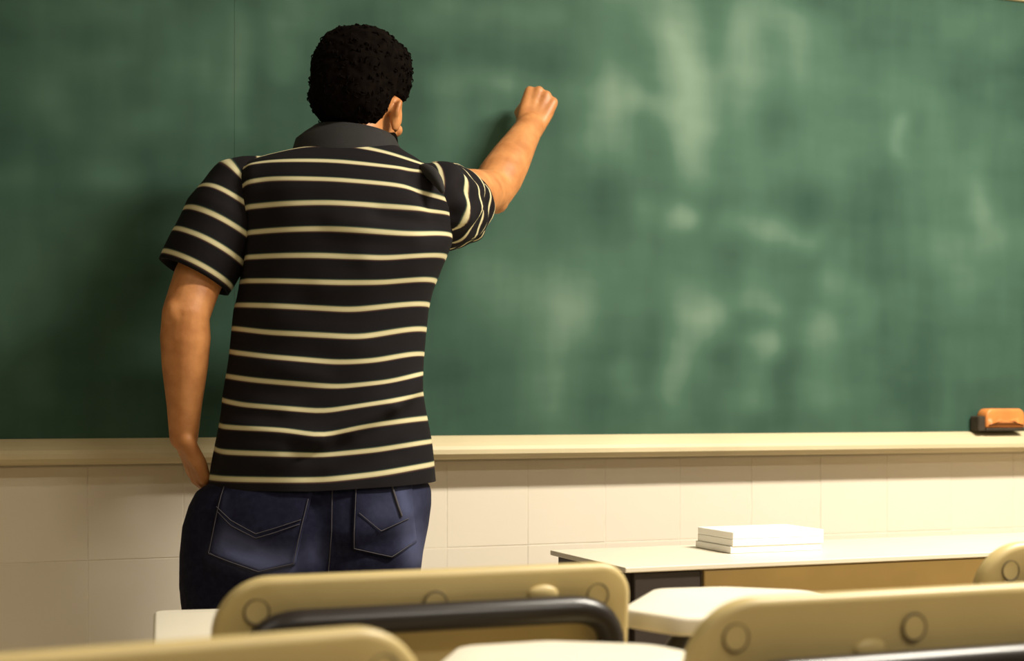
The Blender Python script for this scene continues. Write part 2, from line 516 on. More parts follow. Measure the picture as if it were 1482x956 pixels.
# board eraser lying on the ledge
ex, ez = wallpt(1434, 622)
er = empty('board_eraser', (ex, WALL_Y-0.0405, 0.9575))
tag(er, 'orange board eraser with dark felt resting on the chalk ledge', 'eraser')
EW = 0.062
mb = MB(); mb.box((0, 0, 0.0075), (EW, 0.019, 0.0045)); mb.build('felt_pad', M_felt, er, bevel=0.004)
ol = rounded_poly([(-EW, .0), (EW, .0), (EW, .050), (-EW, .050)], [.003, .003, .02, .02], 5)
sm_ = slab(ol, 0.042, 0.006, place=lambda u, v, t: Vector((u, t, v+0.012))); sm_.build('handle', M_orange, er, smooth=True)
mb = MB(); mb.box((-EW-0.012, 0.0, 0.023), (0.011, 0.018, 0.020)); mb.build('end_pad', M_felt, er, bevel=0.004)

# ------------------------------------------------------------------ ceiling lamps
for i, (lx, ly, watts) in enumerate(LAMPS):
    r = empty('ceiling_lamp', (lx, ly, CEIL))
    tag(r, ['fluorescent ceiling lamp nearest the chalkboard, on the right', 'added fill lamp above the rows of chairs',
            'added fill lamp on the left of the room'][i], 'lamp', 'fluorescent ceiling lamps')
    mb = MB(); mb.box((0, 0, -0.03), (0.62, 0.14, 0.03)); mb.build('housing', M_lamp, r, bevel=0.008)
    for s in (-1, 1):
        mb = MB(); mb.tube([(-0.58, s*0.06, -0.078), (0.58, s*0.06, -0.078)], 0.013, 10); mb.build('tube_lamp', M_glow, r, smooth=True)
    ld = bpy.data.lights.new('lamp_light', 'AREA'); ld.shape = 'RECTANGLE'; ld.size = 1.15; ld.size_y = 0.25
    ld.energy = watts; ld.color = LAMP_COL
    lo = bpy.data.objects.new('lamp_light', ld); COL.objects.link(lo); lo.parent = r; lo.location = (0, 0, -0.10)

# ------------------------------------------------------------------ tablet-arm chairs
def chair(center, yaw_cam, label, tube_z=0.79, clip_x=-0.06, r_right=0.07, r_left=0.07, H=0.845, Wd=0.49):
    """center: (right, forward) of the backrest in camera plan, yaw_cam: angle of its width to the picture plane"""
    root = empty('tablet_arm_chair', W(center[0], center[1], 0), yaw_cam-PSI)
    tag(root, label, 'chair', 'tablet-arm chairs facing the board')
    hw = Wd/2; zb = 0.56
    tilt = 0.10
    def place(u, v, t):
        return Vector((u, t-tilt*(v-0.70)+0.10*u*u, v))
    ol = rounded_poly([(-hw, zb), (hw, zb), (hw, H), (-hw, H)], [0.05, 0.05, r_right, r_left], 12)
    sm = slab(ol, 0.026, 0.009, (0.85, 0.6, 0.3, 0.08), place)
    back = sm.build('backrest', M_plastic, root, smooth=True)
    for cx_ in (-0.2, 0.0, 0.2):
        c = place(cx_, 0.808, -0.0135)
        mb = MB(); mb.loft([[c+Vector((0.0125*math.cos(a)*k, y, 0.0125*math.sin(a)*k)) for a in [2*PI*j/24 for j in range(24)]] for k, y in ((1, 0.003), (1, -0.0001), (0.96, -0.0004))])
        cap = mb.build('screw_cap', M_plastic, root)
        mb = MB(); ns = 28
        rings = [[c+Vector((math.cos(2*PI*j/ns)*(0.0134+0.0010*math.cos(b)), -0.0003+0.0008*math.sin(b), math.sin(2*PI*j/ns)*(0.0134+0.0010*math.cos(b)))) for j in range(ns)] for b in [2*PI*q/6 for q in range(7)]]
        mb.loft(rings, False, False); mb.build('groove_ring', M_ring, cap, smooth=True)
    # black tube: inverted U behind the backrest, running down to the seat frame and the rear legs
    yb = -0.032-tilt*(tube_z-0.70)
    xo = hw-0.032
    path = arc_path([(-0.15, -0.07, 0.016), (-0.145, -0.01, 0.44), (-xo+0.01, -0.018, 0.60), (-xo, yb, tube_z), (xo, yb, tube_z), (xo-0.01, -0.018, 0.60), (0.145, -0.01, 0.44), (0.15, -0.07, 0.016)], 0.055, 8)
    mb = MB(); mb.tube(path, 0.016, 14); mb.build('back_tube', M_tube, root, smooth=True)
    c = place(clip_x, tube_z+0.017, -0.013)
    mb = MB(); mb.ellipsoid(c, (0.019, 0.005, 0.010), None, 18, 10); mb.build('tube_clip', M_plastic, root, smooth=True)
    # seat
    ols = rounded_poly([(-0.165, 0.02), (0.165, 0.02), (0.165, 0.40), (-0.165, 0.40)], [0.05, 0.05, 0.08, 0.08], 8)
    slab(ols, 0.02, 0.008, place=lambda u, v, t: Vector((u, v, 0.455+t+0.25*(u*u)-0.02*math.sin((v-0.02)/0.4*PI)))).build('seat', M_plastic, root, smooth=True)
    for s in (-1, 1):
        mb = MB(); mb.tube(arc_path([(s*0.14, 0.0, 0.432), (s*0.14, 0.36, 0.432), (s*0.15, 0.40, 0.013)], 0.05, 6), 0.012, 10)
        mb.build('front_leg', M_tube, root, smooth=True)
    mb = MB(); mb.tube([(-0.145, 0.0, 0.42), (0.145, 0.0, 0.42)], 0.011, 10); mb.build('seat_rail', M_tube, root, smooth=True)
    # writing tablet on the right arm
    e = hw
    tp = [(e+.02, .06), (e+.05, -.035), (e+.16, -.075), (e+.25, .025), (e+.345, .06), (e+.335, .14), (e+.25, .215), (e+.15, .228)]
    olt = rounded_poly(tp, [.03, .03, .05, .05, .04, .06, .05, .035], 6)
    tb = slab(olt, 0.024, 0.007, place=lambda u, v, t: Vector((u, v, 0.768+t))).build('writing_tablet', M_tablet, root, smooth=True)
    tb['label'] = 'white writing tablet'
    mb = MB(); mb.tube(arc_path([(0.165, -0.012, 0.50), (e-0.02, 0.0, 0.58), (e+0.10, 0.05, 0.744), (e+0.22, 0.10, 0.745)], 0.05, 6), 0.012, 10)
    mb.build('tablet_support', M_tube, root, smooth=True)
    return root

chair((-0.292, 1.190), math.radians(29), 'nearest cream plastic chair at the bottom left, only its rounded top corner showing', clip_x=0.05, tube_z=0.77)
chair((-0.094, 1.718), PSI, 'cream plastic chair with black back tube directly in front of the man', clip_x=0.13, tube_z=0.796, r_left=0.062, r_right=0.04)
chair((0.3925, 1.538), PSI, 'large cream chair at the bottom right with two round screw caps on its back', clip_x=-0.05, tube_z=0.772)
chair((0.846, 2.123), PSI, 'partly visible cream chair at the right edge of the picture behind another', clip_x=0.05, tube_z=0.78)

# ------------------------------------------------------------------ small white table by the man's legs
ta = math.radians(13)
tdir = (math.cos(ta), math.sin(ta)); tf = (-math.sin(ta), math.cos(ta))
tw, tdp = 0.62, 0.36
fl = Vector((-0.575, 2.44))                       # far left corner in camera plan
cen = fl+Vector(tdir)*tw/2-Vector(tf)*tdp/2
tr = empty('school_table', W(cen.x, cen.y, 0), ta-PSI)
tag(tr, "white topped school table between the man's legs and the chairs", 'table')
ol = rounded_poly([(-tw/2, -tdp/2), (tw/2, -tdp/2), (tw/2, tdp/2), (-tw/2, tdp/2)], 0.02, 5)
slab(ol, 0.022, 0.006, place=lambda u, v, t: Vector((u, v, 0.689+t))).build('table_top', M_tablet, tr, smooth=True)
for sx in (-1, 1):
    for sy in (-1, 1):
        mb = MB(); mb.tube([(sx*(tw/2-.03), sy*(tdp/2-.03), .675), (sx*(tw/2-.03), sy*(tdp/2-.03), .013)], 0.013, 10); mb.build('leg', M_tube, tr, smooth=True)
mb = MB(); mb.box((0, tdp/2-.03, .655), (tw/2-.03, .010, .018)); mb.build('apron', M_tube, tr)

# ------------------------------------------------------------------ desk beside the board
nl = Vector((0.196, 2.63)); dw, dd_ = 1.25, 0.34
cen = nl+Vector((cs, sn))*dw/2+Vector((-sn, cs))*dd_/2
dk = empty('desk', W(cen.x, cen.y, 0), 0)
tag(dk, 'cream topped desk with an ochre panel standing behind the chairs on the right', 'desk')
mb = MB(); mb.box((0, 0, 0.743), (dw/2, dd_/2, 0.005)); mb.build('desk_top', M_desktop, dk, bevel=0.002)
kn = 0.15
mb = MB(); mb.box((kn/2, -dd_/2+0.012, 0.41), ((dw-kn)/2-0.004, 0.010, 0.328)); mb.build('front_panel', M_desk, dk, bevel=0.003)
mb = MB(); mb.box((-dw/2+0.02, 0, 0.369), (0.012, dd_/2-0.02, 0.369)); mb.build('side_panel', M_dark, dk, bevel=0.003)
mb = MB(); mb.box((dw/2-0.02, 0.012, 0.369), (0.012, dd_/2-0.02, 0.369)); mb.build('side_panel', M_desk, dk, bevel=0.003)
mb = MB(); mb.box((-dw/2+kn/2+0.01, -dd_/2+0.016, 0.42), (kn/2-0.01, 0.010, 0.318)); mb.build('knee_hole_shade', M_dark, dk, bevel=0.003)  # dark sheet standing in for the shade of the open knee hole
# stack of paper
qx = (1100-CX)/F; dp = 2.97
pp = tag(empty('paper_stack', W(qx*dp, dp, 0.7482), 0), 'bright white stack of paper lying on the cream desk', 'paper')
for k in range(3):
    mb = MB(); mb.box((random.uniform(-.004, .004), random.uniform(-.004, .004), 0.0068+k*0.0135), (0.100, 0.07, 0.0066)); mb.build('paper_bundle', M_paper, pp, bevel=0.001, seg=1)

# ------------------------------------------------------------------ the man
D0 = 2.93
X0 = (455-CX)*D0/F
man = empty('person', W(X0, D0, 0), -PSI)
tag(man, 'man in a dark striped polo shirt writing high on the chalkboard, seen from behind', 'person')

def P(px, py, dd=0.0):
    d = D0+dd
    return Vector(((px-CX)*d/F-X0, dd, CH+(HZ-py)*d/F))
def px_of(v):
    d = D0+v[1]
    return CX+(v[0]+X0)*F/d, HZ-(v[2]-CH)*F/d
S = F/D0

def sring(cx_, cy_, z, rx, ry, n=96, ex=2.4, zf=None):
    ps = []
    for j in range(n):
        a = 2*PI*j/n
        c, s_ = math.cos(a), math.sin(a)
        x = rx*math.copysign(abs(c)**(2/ex), c); y = ry*math.copysign(abs(s_)**(2/ex), s_)
        ps.append(Vector((cx_+x, cy_+y, z+(zf(x, y) if zf else 0))))
    return ps

# ---- torso profile in photo pixels: row, left, right, half depth, depth centre
TP = [(196, 462, 560, .060, .048), (205, 446, 572, .072, .043), (213, 430, 582, .081, .040), (219, 404, 590, .088, .034), (227, 374, 603, .096, .028), (236, 352, 614, .104, .022), (248, 340, 626, .111, .015),
      (262, 336, 640, .117, .010), (285, 342, 650, .124, .003), (320, 350, 657, .130, 0), (350, 352, 655, .131, 0), (385, 350, 640, .130, 0), (420, 345, 627, .127, 0), (450, 340, 620, .124, 0),
      (485, 336, 615, .121, 0), (520, 332, 613, .119, 0), (560, 326, 613, .120, 0), (600, 320, 618, .124, 0), (640, 313, 624, .130, 0), (670, 308, 627, .134, 0), (704, 304, 630, .137, 0)]
TPa = np.array(TP, float)
def torso_at(py):
    return [float(np.interp(py, TPa[:, 0], TPa[:, k])) for k in (1, 2, 3, 4)]

STR = [[(380, 232), (430, 216), (500, 214), (560, 226), (600, 238), (660, 250)],
       [(335, 262), (350, 249), (380, 241), (480, 243), (560, 250), (610, 252), (660, 262)],
       [(335, 288), (355, 278), (385, 268), (480, 271), (590, 279), (620, 286), (645, 296), (660, 300)],
       [(335, 314), (370, 307), (480, 305), (560, 309), (650, 312)],
       [(340, 347), (365, 343), (480, 342), (600, 349), (655, 341)],
       [(340, 377), (360, 378), (480, 379), (560, 383), (655, 371)],
       [(340, 408), (358, 411), (500, 417), (560, 416), (625, 407)],
       [(335, 441), (345, 444), (430, 449), (520, 454), (618, 441)],
       [(335, 475), (345, 477), (400, 485), (530, 492), (612, 476)],
       [(330, 507), (340, 510), (400, 518), (500, 527), (550, 524), (607, 512)],
       [(326, 542), (333, 545), (380, 551), (500, 561), (580, 552), (612, 538)],
       [(322, 576), (330, 578), (360, 585), (480, 595), (550, 583), (614, 568)],
       [(318, 613), (330, 616), (430, 620), (480, 629), (530, 615), (620, 604)],
       [(308, 643), (320, 651), (480, 655), (560, 648), (625, 637)],
       [(304, 689), (480, 689), (550, 682), (630, 669)]]
GRID = np.arange(240, 741, 3.0)
_ker = np.exp(-0.5*(np.arange(-14, 15)/5.0)**2); _ker /= _ker.sum()
STRS = []
for s in STR:
    y = np.interp(GRID, [p[0] for p in s], [p[1] for p in s])
    STRS.append(np.convolve(np.pad(y, 14, mode='edge'), _ker, mode='valid'))
def stripe_k(px, py):
    ys = [np.interp(px, GRID, s) for s in STRS]
    ys = [ys[0]-30]+ys+[ys[-1]+40]
    return float(np.interp(py, ys, np.arange(len(ys))))

# soft folds of the shirt's back: (x0, y0, x1, y1, width, height mm)
FOLDS = [(345, 610, 470, 632, 10, 7), (470, 636, 560, 592, 11, 9), (520, 628, 610, 545, 9, 6), (560, 600, 470, 665, 10, -5), (360, 520, 470, 545, 12, 4),
         (340, 575, 430, 592, 10, 4), (600, 350, 500, 335, 12, 5), (640, 335, 560, 322, 10, -5), (650, 365, 540, 385, 12, 5), (600, 400, 480, 425, 14, 4),
         (608, 560, 570, 590, 8, 6), (355, 330, 350, 430, 10, -6), (375, 250, 370, 400, 7, 4), (600, 262, 640, 320, 9, -7), (618, 250, 652, 300, 7, 7), (345, 660, 480, 668, 10, 3),
         (580, 655, 470, 690, 12, -4), (420, 470, 520, 500, 18, 3), (330, 640, 420, 645, 8, 4)]
def fold(px, py):
    h = 0.0
    for x0, y0, x1, y1, wd, amp in FOLDS:
        dx, dy = x1-x0, y1-y0
        t = max(0, min(1, ((px-x0)*dx+(py-y0)*dy)/(dx*dx+dy*dy)))
        q = ((px-x0-t*dx)**2+(py-y0-t*dy)**2)/(2*wd*wd)
        if q < 8: h += amp*0.0014*math.exp(-q)
    return h

def attr_mesh(rings_list, ks, name, matl, parent, hem=None):
    """lofted open shells with a 'stripe' value per vertex; ends get a small inward turn"""
    mb = MB(); vals = []
    for rings, kk in zip(rings_list, ks):
        mb.loft(rings, False, False)
        for row in kk: vals += row
    me = mb.mesh(name)
    at = me.attributes.new('stripe', 'FLOAT', 'POINT')
    at.data.foreach_set('value', np.array(vals, np.float32))
    o = link(name, me, matl, parent, True)
    return o

rings, ks = [], []
py = 196.0
rows = []
while py < 705:
    rows.append(py); py += 3.2
rows.append(705.0)
for py in rows:
    xl, xr, ry, cy_ = torso_at(py)
    a, b = P(xl, py, 0), P(xr, py, 0)
    hemdrop = max(0, (py-600)/105.0)
    def zf(x, y, hemdrop=hemdrop):
        return 0.018*hemdrop*(x/0.2)*0.6 if x > 0 else 0.0
    rg = sring((a.x+b.x)/2, cy_, a.z, (b.x-a.x)/2, ry, 120, 2.35, zf)
    kr = []
    out = []
    for v in rg:
        pxv = CX+(v.x+X0)*S; pyv = HZ-(v.z-CH)*S
        out_dir = Vector((v.x-(a.x+b.x)/2, v.y-cy_, 0)).normalized()
        back = max(0.0, min(1.0, (cy_-v.y)/ry*1.6))
        h = fold(pxv, pyv)*back
        h += 0.0035*noise.noise(Vector((v.x*14, v.y*14, v.z*9)))*max(0, min(1, (py-205)/60))
        kr.append(stripe_k(pxv, pyv))
        out.append(v+out_dir*h)
    rings.append(out); ks.append(kr)
# hem turned in
xl, xr, ry, cy_ = torso_at(705)
last = rings[-1]
c0 = sum(last, Vector())/len(last)
rings.append([c0+(v-c0)*0.965+Vector((0, 0, 0.001)) for v in last]); ks.append(ks[-1])
rings.append([c0+(v-c0)*0.945+Vector((0, 0, 0.02)) for v in last]); ks.append(ks[-1])
shirt = attr_mesh([rings], [ks], 'polo_shirt', M_shirt, man)
shirt['label'] = 'charcoal polo shirt with thin cream stripes'

def sleeve(path, radii, kvals, noise_amp, nf, seed, flat=None, n=64):
    pts = [Vector(p) for p in path]
    # resample
    cum = [0]
    for i in range(1, len(pts)): cum.append(cum[-1]+(pts[i]-pts[i-1]).length)
    M = 44
    rings, ks = [], []
    Nn = None
    def at(s): return Vector([np.interp(s, cum, [p[k] for p in pts]) for k in range(3)])
    for i in range(M+1):
        s = cum[-1]*i/M
        p = at(s); t = (at(min(s+0.02, cum[-1]))-at(max(s-0.02, 0))).normalized()
        if Nn is None:
            Nn = Vector((0, 0, 1)) if abs(t.z) < .8 else Vector((1, 0, 0))
        Nn = (Nn-t*Nn.dot(t)).normalized(); B = t.cross(Nn)
        r = np.interp(s, cum, radii); kv = float(np.interp(s, cum, kvals))
        ring, kr = [], []
        for j in range(n):
            a = 2*PI*j/n
            q = Nn*math.cos(a)+B*math.sin(a)
            pos = p+q*r
            h = noise_amp*noise.noise(Vector((pos.x*nf+seed, pos.y*nf, pos.z*nf)))*min(1, i/8)
            ring.append(p+q*(r+h)); kr.append(kv)
        rings.append(ring); ks.append(kr)
    c0 = sum(rings[-1], Vector())/n
    e1 = [c0+(v-c0)*0.93 for v in rings[-1]]
    tdir_ = (pts[-1]-pts[-2]).normalized()
    e2 = [c0+(v-c0)*0.90-tdir_*0.03 for v in rings[-1]]
    rings += [e1, e2]; ks += [ks[-1], ks[-1]]
    return attr_mesh([rings], [ks], 'sleeve', M_shirt, shirt)

# left sleeve: from inside the shoulder to the cuff; stripes every 36 px
sl = [P(392, 262, .012), P(352, 275, .005), P(325, 318, -.015), P(300, 365, -.03), P(281, 400, -.04)]
L_ = [0]
for i in range(1, 5): L_.append(L_[-1]+(sl[i]-sl[i-1]).length)
sleeve(sl, [.050, .070, .080, .077, .0725], [(5-((L_[-1]-x)-0.013)/0.0465) for x in L_], .004, 16, 3.1)
# right sleeve, reaching forward to the board
sr = [P(598, 284, .0), P(632, 292, .02), P(648, 298, .07), P(656, 300, .12), P(662, 301, .165)]
L_ = [0]
for i in range(1, 5): L_.append(L_[-1]+(sr[i]-sr[i-1]).length)
sleeve(sr, [.066, .076, .080, .079, .075], [(5-((L_[-1]-x)-0.010)/0.027) for x in L_], .013, 27, 9.4)
# bunched cloth on top of the right shoulder
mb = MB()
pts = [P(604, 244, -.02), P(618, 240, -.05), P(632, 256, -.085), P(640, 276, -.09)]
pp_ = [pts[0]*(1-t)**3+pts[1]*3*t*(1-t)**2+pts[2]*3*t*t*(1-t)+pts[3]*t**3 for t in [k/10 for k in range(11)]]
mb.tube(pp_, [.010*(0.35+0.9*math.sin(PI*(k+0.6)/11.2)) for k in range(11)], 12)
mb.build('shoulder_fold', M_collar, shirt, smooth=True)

# collar: stand-up fold around the neck
def collar_ring(cxp, pyp, hwp, hd, dd, tiltx, tilty):
    c = P(cxp, pyp, dd)
    return [Vector((c.x+hwp/S*math.cos(a), c.y+hd*math.sin(a), c.z-tiltx*math.cos(a)+tilty*math.sin(a))) for a in [2*PI*j/64 for j in range(64)]]
cr_ = [collar_ring(506, 236, 86, .092, .032, .012, -.010), collar_ring(507, 216, 80, .088, .038, .016, -.010), collar_ring(509, 203, 70, .082, .042, .011, -.008),
       collar_ring(511, 194, 62, .074, .046, .008, -.006), collar_ring(511, 191, 58, .070, .048, .008, -.006), collar_ring(511, 195, 55, .066, .048, .008, -.006), collar_ring(509, 215, 54, .064, .045, .010, -.006)]
mb = MB(); mb.loft(cr_, False, False); mb.build('collar', M_collar, shirt, smooth=True)

# ---- jeans
JP = [(680, 322, 608, .108), (692, 316, 614, .116), (701, 300, 621, .123), (709, 287, 624, .128), (730, 276, 624, .134), (760, 267, 620, .140), (800, 263, 612, .138), (850, 262, 606, .128)]
JPa = np.array(JP, float)
mb = MB(); rg_ = []
JF = [(320, 800, 430, 818, 10, 6), (330, 760, 420, 808, 12, -4), (610, 770, 480, 800, 12, -7), (600, 740, 520, 770, 12, 6), (470, 720, 490, 840, 12, -9), (590, 790, 540, 800, 10, 6), (300, 760, 320, 850, 10, -4)]
def jfold(px, py):
    h = 0
    for x0, y0, x1, y1, wd, amp in JF:
        dx, dy = x1-x0, y1-y0
        t = max(0, min(1, ((px-x0)*dx+(py-y0)*dy)/(dx*dx+dy*dy)))
        q = ((px-x0-t*dx)**2+(py-y0-t*dy)**2)/(2*wd*wd)
        if q < 8: h += amp*0.001*math.exp(-q)
    return h
for py in range(680, 851, 5):
    xl, xr, ry = [float(np.interp(py, JPa[:, 0], JPa[:, k])) for k in (1, 2, 3)]
    a, b = P(xl, py), P(xr, py)
    ring = sring((a.x+b.x)/2, 0.0, a.z, (b.x-a.x)/2, ry, 96, 2.5)
    out = []
    for v in ring:
        pxv = CX+(v.x+X0)*S
        if v.y < 0: v = v+Vector((0, -jfold(pxv, py), 0))
        out.append(v)
    rg_.append(out)
mb.loft(rg_)
# legs
def leg_path(cxs):
    return [P(x, y, d_) for x, y, d_ in cxs]
legL = leg_path([(344, 800, .0), (343, 860, .0), (345, 1000, .01), (340, 1120, .0), (336, 1240, -.02), (334, 1318, -.03)])
legR = leg_path([(518, 800, .0), (520, 860, .0), (525, 1000, .015), (528, 1120, .01), (530, 1240, .0), (531, 1318, -.01)])
for lg in (legL, legR):
    mb.tube(lg, [.108, .108, .088, .074, .068, .072], 28, False)
jm = remeshed(mb, 0.0055, 3)
jbvh = BVHTree.FromPolygons([v.co.copy() for v in jm.vertices], [tuple(p.vertices) for p in jm.polygons])
FADE = [(350, 775, 420, 808, 12, 1.2), (430, 800, 470, 790, 14, .35), (560, 730, 600, 720, 16, .35), (600, 760, 605, 800, 12, .9), (330, 790, 400, 815, 10, .3), (340, 715, 345, 760, 5, .15), (585, 705, 595, 735, 6, .5)]
def fade_at(px, py):
    f = 0
    for x0, y0, x1, y1, wd, amp in FADE:
        dx, dy = x1-x0, y1-y0
        t = max(0, min(1, ((px-x0)*dx+(py-y0)*dy)/(dx*dx+dy*dy)))
        q = ((px-x0-t*dx)**2+(py-y0-t*dy)**2)/(2*wd*wd)
        if q < 8: f += amp*math.exp(-q)
    return f
def put_fade(me):
    at = me.attributes.new('fade', 'FLOAT', 'POINT'); vals = []
    for v in me.vertices:
        if v.co.y < 0.02:
            vals.append(fade_at(CX+(v.co.x+X0)*S, HZ-(v.co.z-CH)*S))
        else: vals.append(0.05)
    at.data.foreach_set('value', np.array(vals, np.float32))
put_fade(jm)
jeans = link('jeans', jm, M_denim, man, True)
jeans['label'] = 'dark blue denim jeans'

def on_jeans(px, py, off):
    x = (px-CX)/S-X0; z = CH+(HZ-py)/S
    hit = jbvh.ray_cast(Vector((x, -0.6, z)), Vector((0, 1, 0)))
    y = hit[0].y if hit[0] else -0.13
    return Vector((x, y-off, z))
def pocket(poly):
    """denim patch sewn on the seat: poly in pixels (top-left, top-right, bottom-right, bottom-mid, bottom-left)"""
    tl, tr_, br, bm_, bl = [Vector(p) for p in poly]
    nu, nv = 16, 16
    top, bot = [], []
    for k in range(nv+1):
        v = k/nv
        for i in range(nu+1):
            u = i/nu
            t_ = tl.lerp(tr_, u)
            b_ = (bl.lerp(bm_, u*2) if u < .5 else bm_.lerp(br, u*2-1))
            p = t_.lerp(b_, v)
            top.append(on_jeans(p.x, p.y, .0045)); bot.append(on_jeans(p.x, p.y, -.002))
    n1 = nu+1; N_ = len(top); fs = []
    for k in range(nv):
        for i in range(nu):
            a = k*n1+i
            fs.append((a, a+n1, a+n1+1, a+1)); fs.append((N_+a, N_+a+1, N_+a+n1+1, N_+a+n1))
    bnd = list(range(nu+1))+[k*n1+nu for k in range(1, nv+1)]+[nv*n1+i for i in range(nu-1, -1, -1)]+[k*n1 for k in range(nv-1, 0, -1)]
    for j in range(len(bnd)):
        a, b = bnd[j], bnd[(j+1) % len(bnd)]
        fs.append((a, b, N_+b, N_+a))
    me = bpy.data.meshes.new('back_pocket'); me.from_pydata(top+bot, [], fs); me.update(); put_fade(me)
    return link('back_pocket', me, M_denim, jeans, True)
def stitch(pts, off, parent=None, r=.0008):
    path = []
    for i in range(len(pts)-1):
        for k in range(8):
            t = k/8
            path.append(on_jeans(pts[i][0]*(1-t)+pts[i+1][0]*t, pts[i][1]*(1-t)+pts[i+1][1]*t, off))
    mb = MB(); mb.tube(path, r, 6); return mb.build('stitching', M_thread, jeans, smooth=True)
pocket([(336, 697), (466, 702), (442, 806), (392, 818), (317, 792)])
stitch([(338, 700), (320, 791), (392, 815), (440, 804), (462, 703)], .0065)
stitch([(330, 727), (352, 745), (388, 763), (415, 755), (455, 742)], .0065)
stitch([(332, 734), (352, 752), (388, 769), (415, 761), (453, 748)], .0065)
pocket([(522, 700), (600, 694), (606, 780), (574, 800), (520, 786)])
stitch([(525, 701), (523, 784), (574, 797), (603, 779)], .0065)
stitch([(530, 735), (560, 760), (602, 742)], .0065)
stitch([(492, 700), (492, 760), (485, 830)], .002)
stitch([(574, 700), (582, 725), (588, 742)], .007, r=.0022)

# ---- shoes
for lg, yaw in ((legL, 0.12), (legR, -0.12)):
    ank = lg[-1]
    sh = MB(); rr = []
    for t, hw_, hh in ((-.09, .018, .03), (-.08, .032, .055), (-.05, .038, .075), (0, .040, .085), (.05, .043, .075), (.10, .049, .055), (.15, .048, .042), (.185, .036, .034), (.20, .012, .020)):
        ring = []
        for j in range(20):
            a = 2*PI*j/20
            x, z = hw_*math.cos(a), 0.016+hh*max(0, math.sin(a))
            ring.append(Vector((ank.x+x*math.cos(yaw)+t*math.sin(-yaw), ank.y+t*math.cos(yaw)+x*math.sin(yaw), z)))
        rr.append(ring)
    sh.loft(rr); so = sh.build('shoe', M_shoe, man, smooth=True)
    ol = rounded_poly([(-.040, -.095), (.040, -.095), (.052, .11), (.03, .205), (-.03, .205), (-.052, .11)], .03, 4)
    slab(ol, 0.018, 0.003, place=lambda u, v, t, a=ank, q=yaw: Vector((a.x+u*math.cos(q)-v*math.sin(q), a.y+v*math.cos(q)+u*math.sin(q), 0.0095+t))).build('sole', M_sole, so)

# ---- body: one continuous skin
body = MB()
rg_ = []
for py in list(range(225, 700, 12)):
    xl, xr, ry, cy_ = torso_at(py)
    a, b = P(xl, py), P(xr, py)
    rg_.append(sring((a.x+b.x)/2, cy_+.004, a.z-.010, (b.x-a.x)/2-.022, ry-.022, 48, 2.2))
body.loft(rg_)
rg_ = []
for py in range(660, 846, 10):
    xl, xr, ry = [float(np.interp(py, JPa[:, 0], JPa[:, k])) for k in (1, 2, 3)]
    a, b = P(xl, py), P(xr, py)
    rg_.append(sring((a.x+b.x)/2, .004, a.z, (b.x-a.x)/2-.024, ry-.024, 48, 2.3))
body.loft(rg_)
for lg in (legL, legR):
    body.tube(lg, [.085, .085, .07, .054, .05, .038], 20)
    body.tube([lg[-1]+Vector((0, 0, .0)), lg[-1]+Vector((0, .03, -.022)), lg[-1]+Vector((0, .13, -.028))], [.032, .026, .02], 14)
# neck and head
HC = P(526, 149, .075)                       # head centre
HM = Matrix.Rotation(math.radians(-15), 3, 'Z') @ Matrix.Rotation(math.radians(-9), 3, 'X') @ Matrix.Rotation(math.radians(3), 3, 'Y')
def hp(x, y, z): return HC+HM @ Vector((x, y, z))
body.tube([P(508, 245, .035), P(512, 205, .045), P(518, 165, .06)], [.064, .056, .056], 24)
body.ellipsoid(hp(0, -.008, .028), (.076, .095, .092), HM, 32, 20)      # cranium
body.ellipsoid(hp(0, .030, -.045), (.060, .062, .076), HM, 28, 18)      # face
body.ellipsoid(hp(0, .066, -.103), (.028, .022, .018), HM, 16, 10)      # chin
body.tube([hp(0, .084, .008), hp(0, .094, -.018), hp(0, .104, -.040)], [.009, .011, .015], 10)   # nose
for s in (-1, 1):
    body.ellipsoid(hp(s*.013, .098, -.043), (.009, .010, .008), HM, 10, 8)
    body.ellipsoid(hp(s*.038, .075, -.030), (.022, .016, .016), HM, 14, 10)   # cheek
    body.tube([hp(s*.012, .082, .022), hp(s*.03, .079, .026), hp(s*.048, .066, .020)], .007, 8)  # brow ridge
    # ear: rim and bowl
    EM = HM @ Matrix.Rotation(s*math.radians(-22), 3, 'Z')
    body.ellipsoid(hp(s*.074, -.006, -.030), (.0075, .017, .031), EM, 16, 12)
    ear = [hp(s*.071, .004, -.056), hp(s*.074, -.010, -.048), hp(s*.081, -.021, -.026), hp(s*.083, -.018, -.006), hp(s*.079, -.002, .002), hp(s*.074, .010, -.008)]
    body.tube(ear, [.0045, .0045, .005, .0055, .005, .004], 10)
body.tube([hp(-.024, .086, -.070), hp(0, .094, -.067), hp(.024, .086, -.070)], [.005, .0065, .005], 8)
body.tube([hp(-.022, .085, -.079), hp(0, .092, -.080), hp(.022, .085, -.079)], [.005, .007, .005], 8)

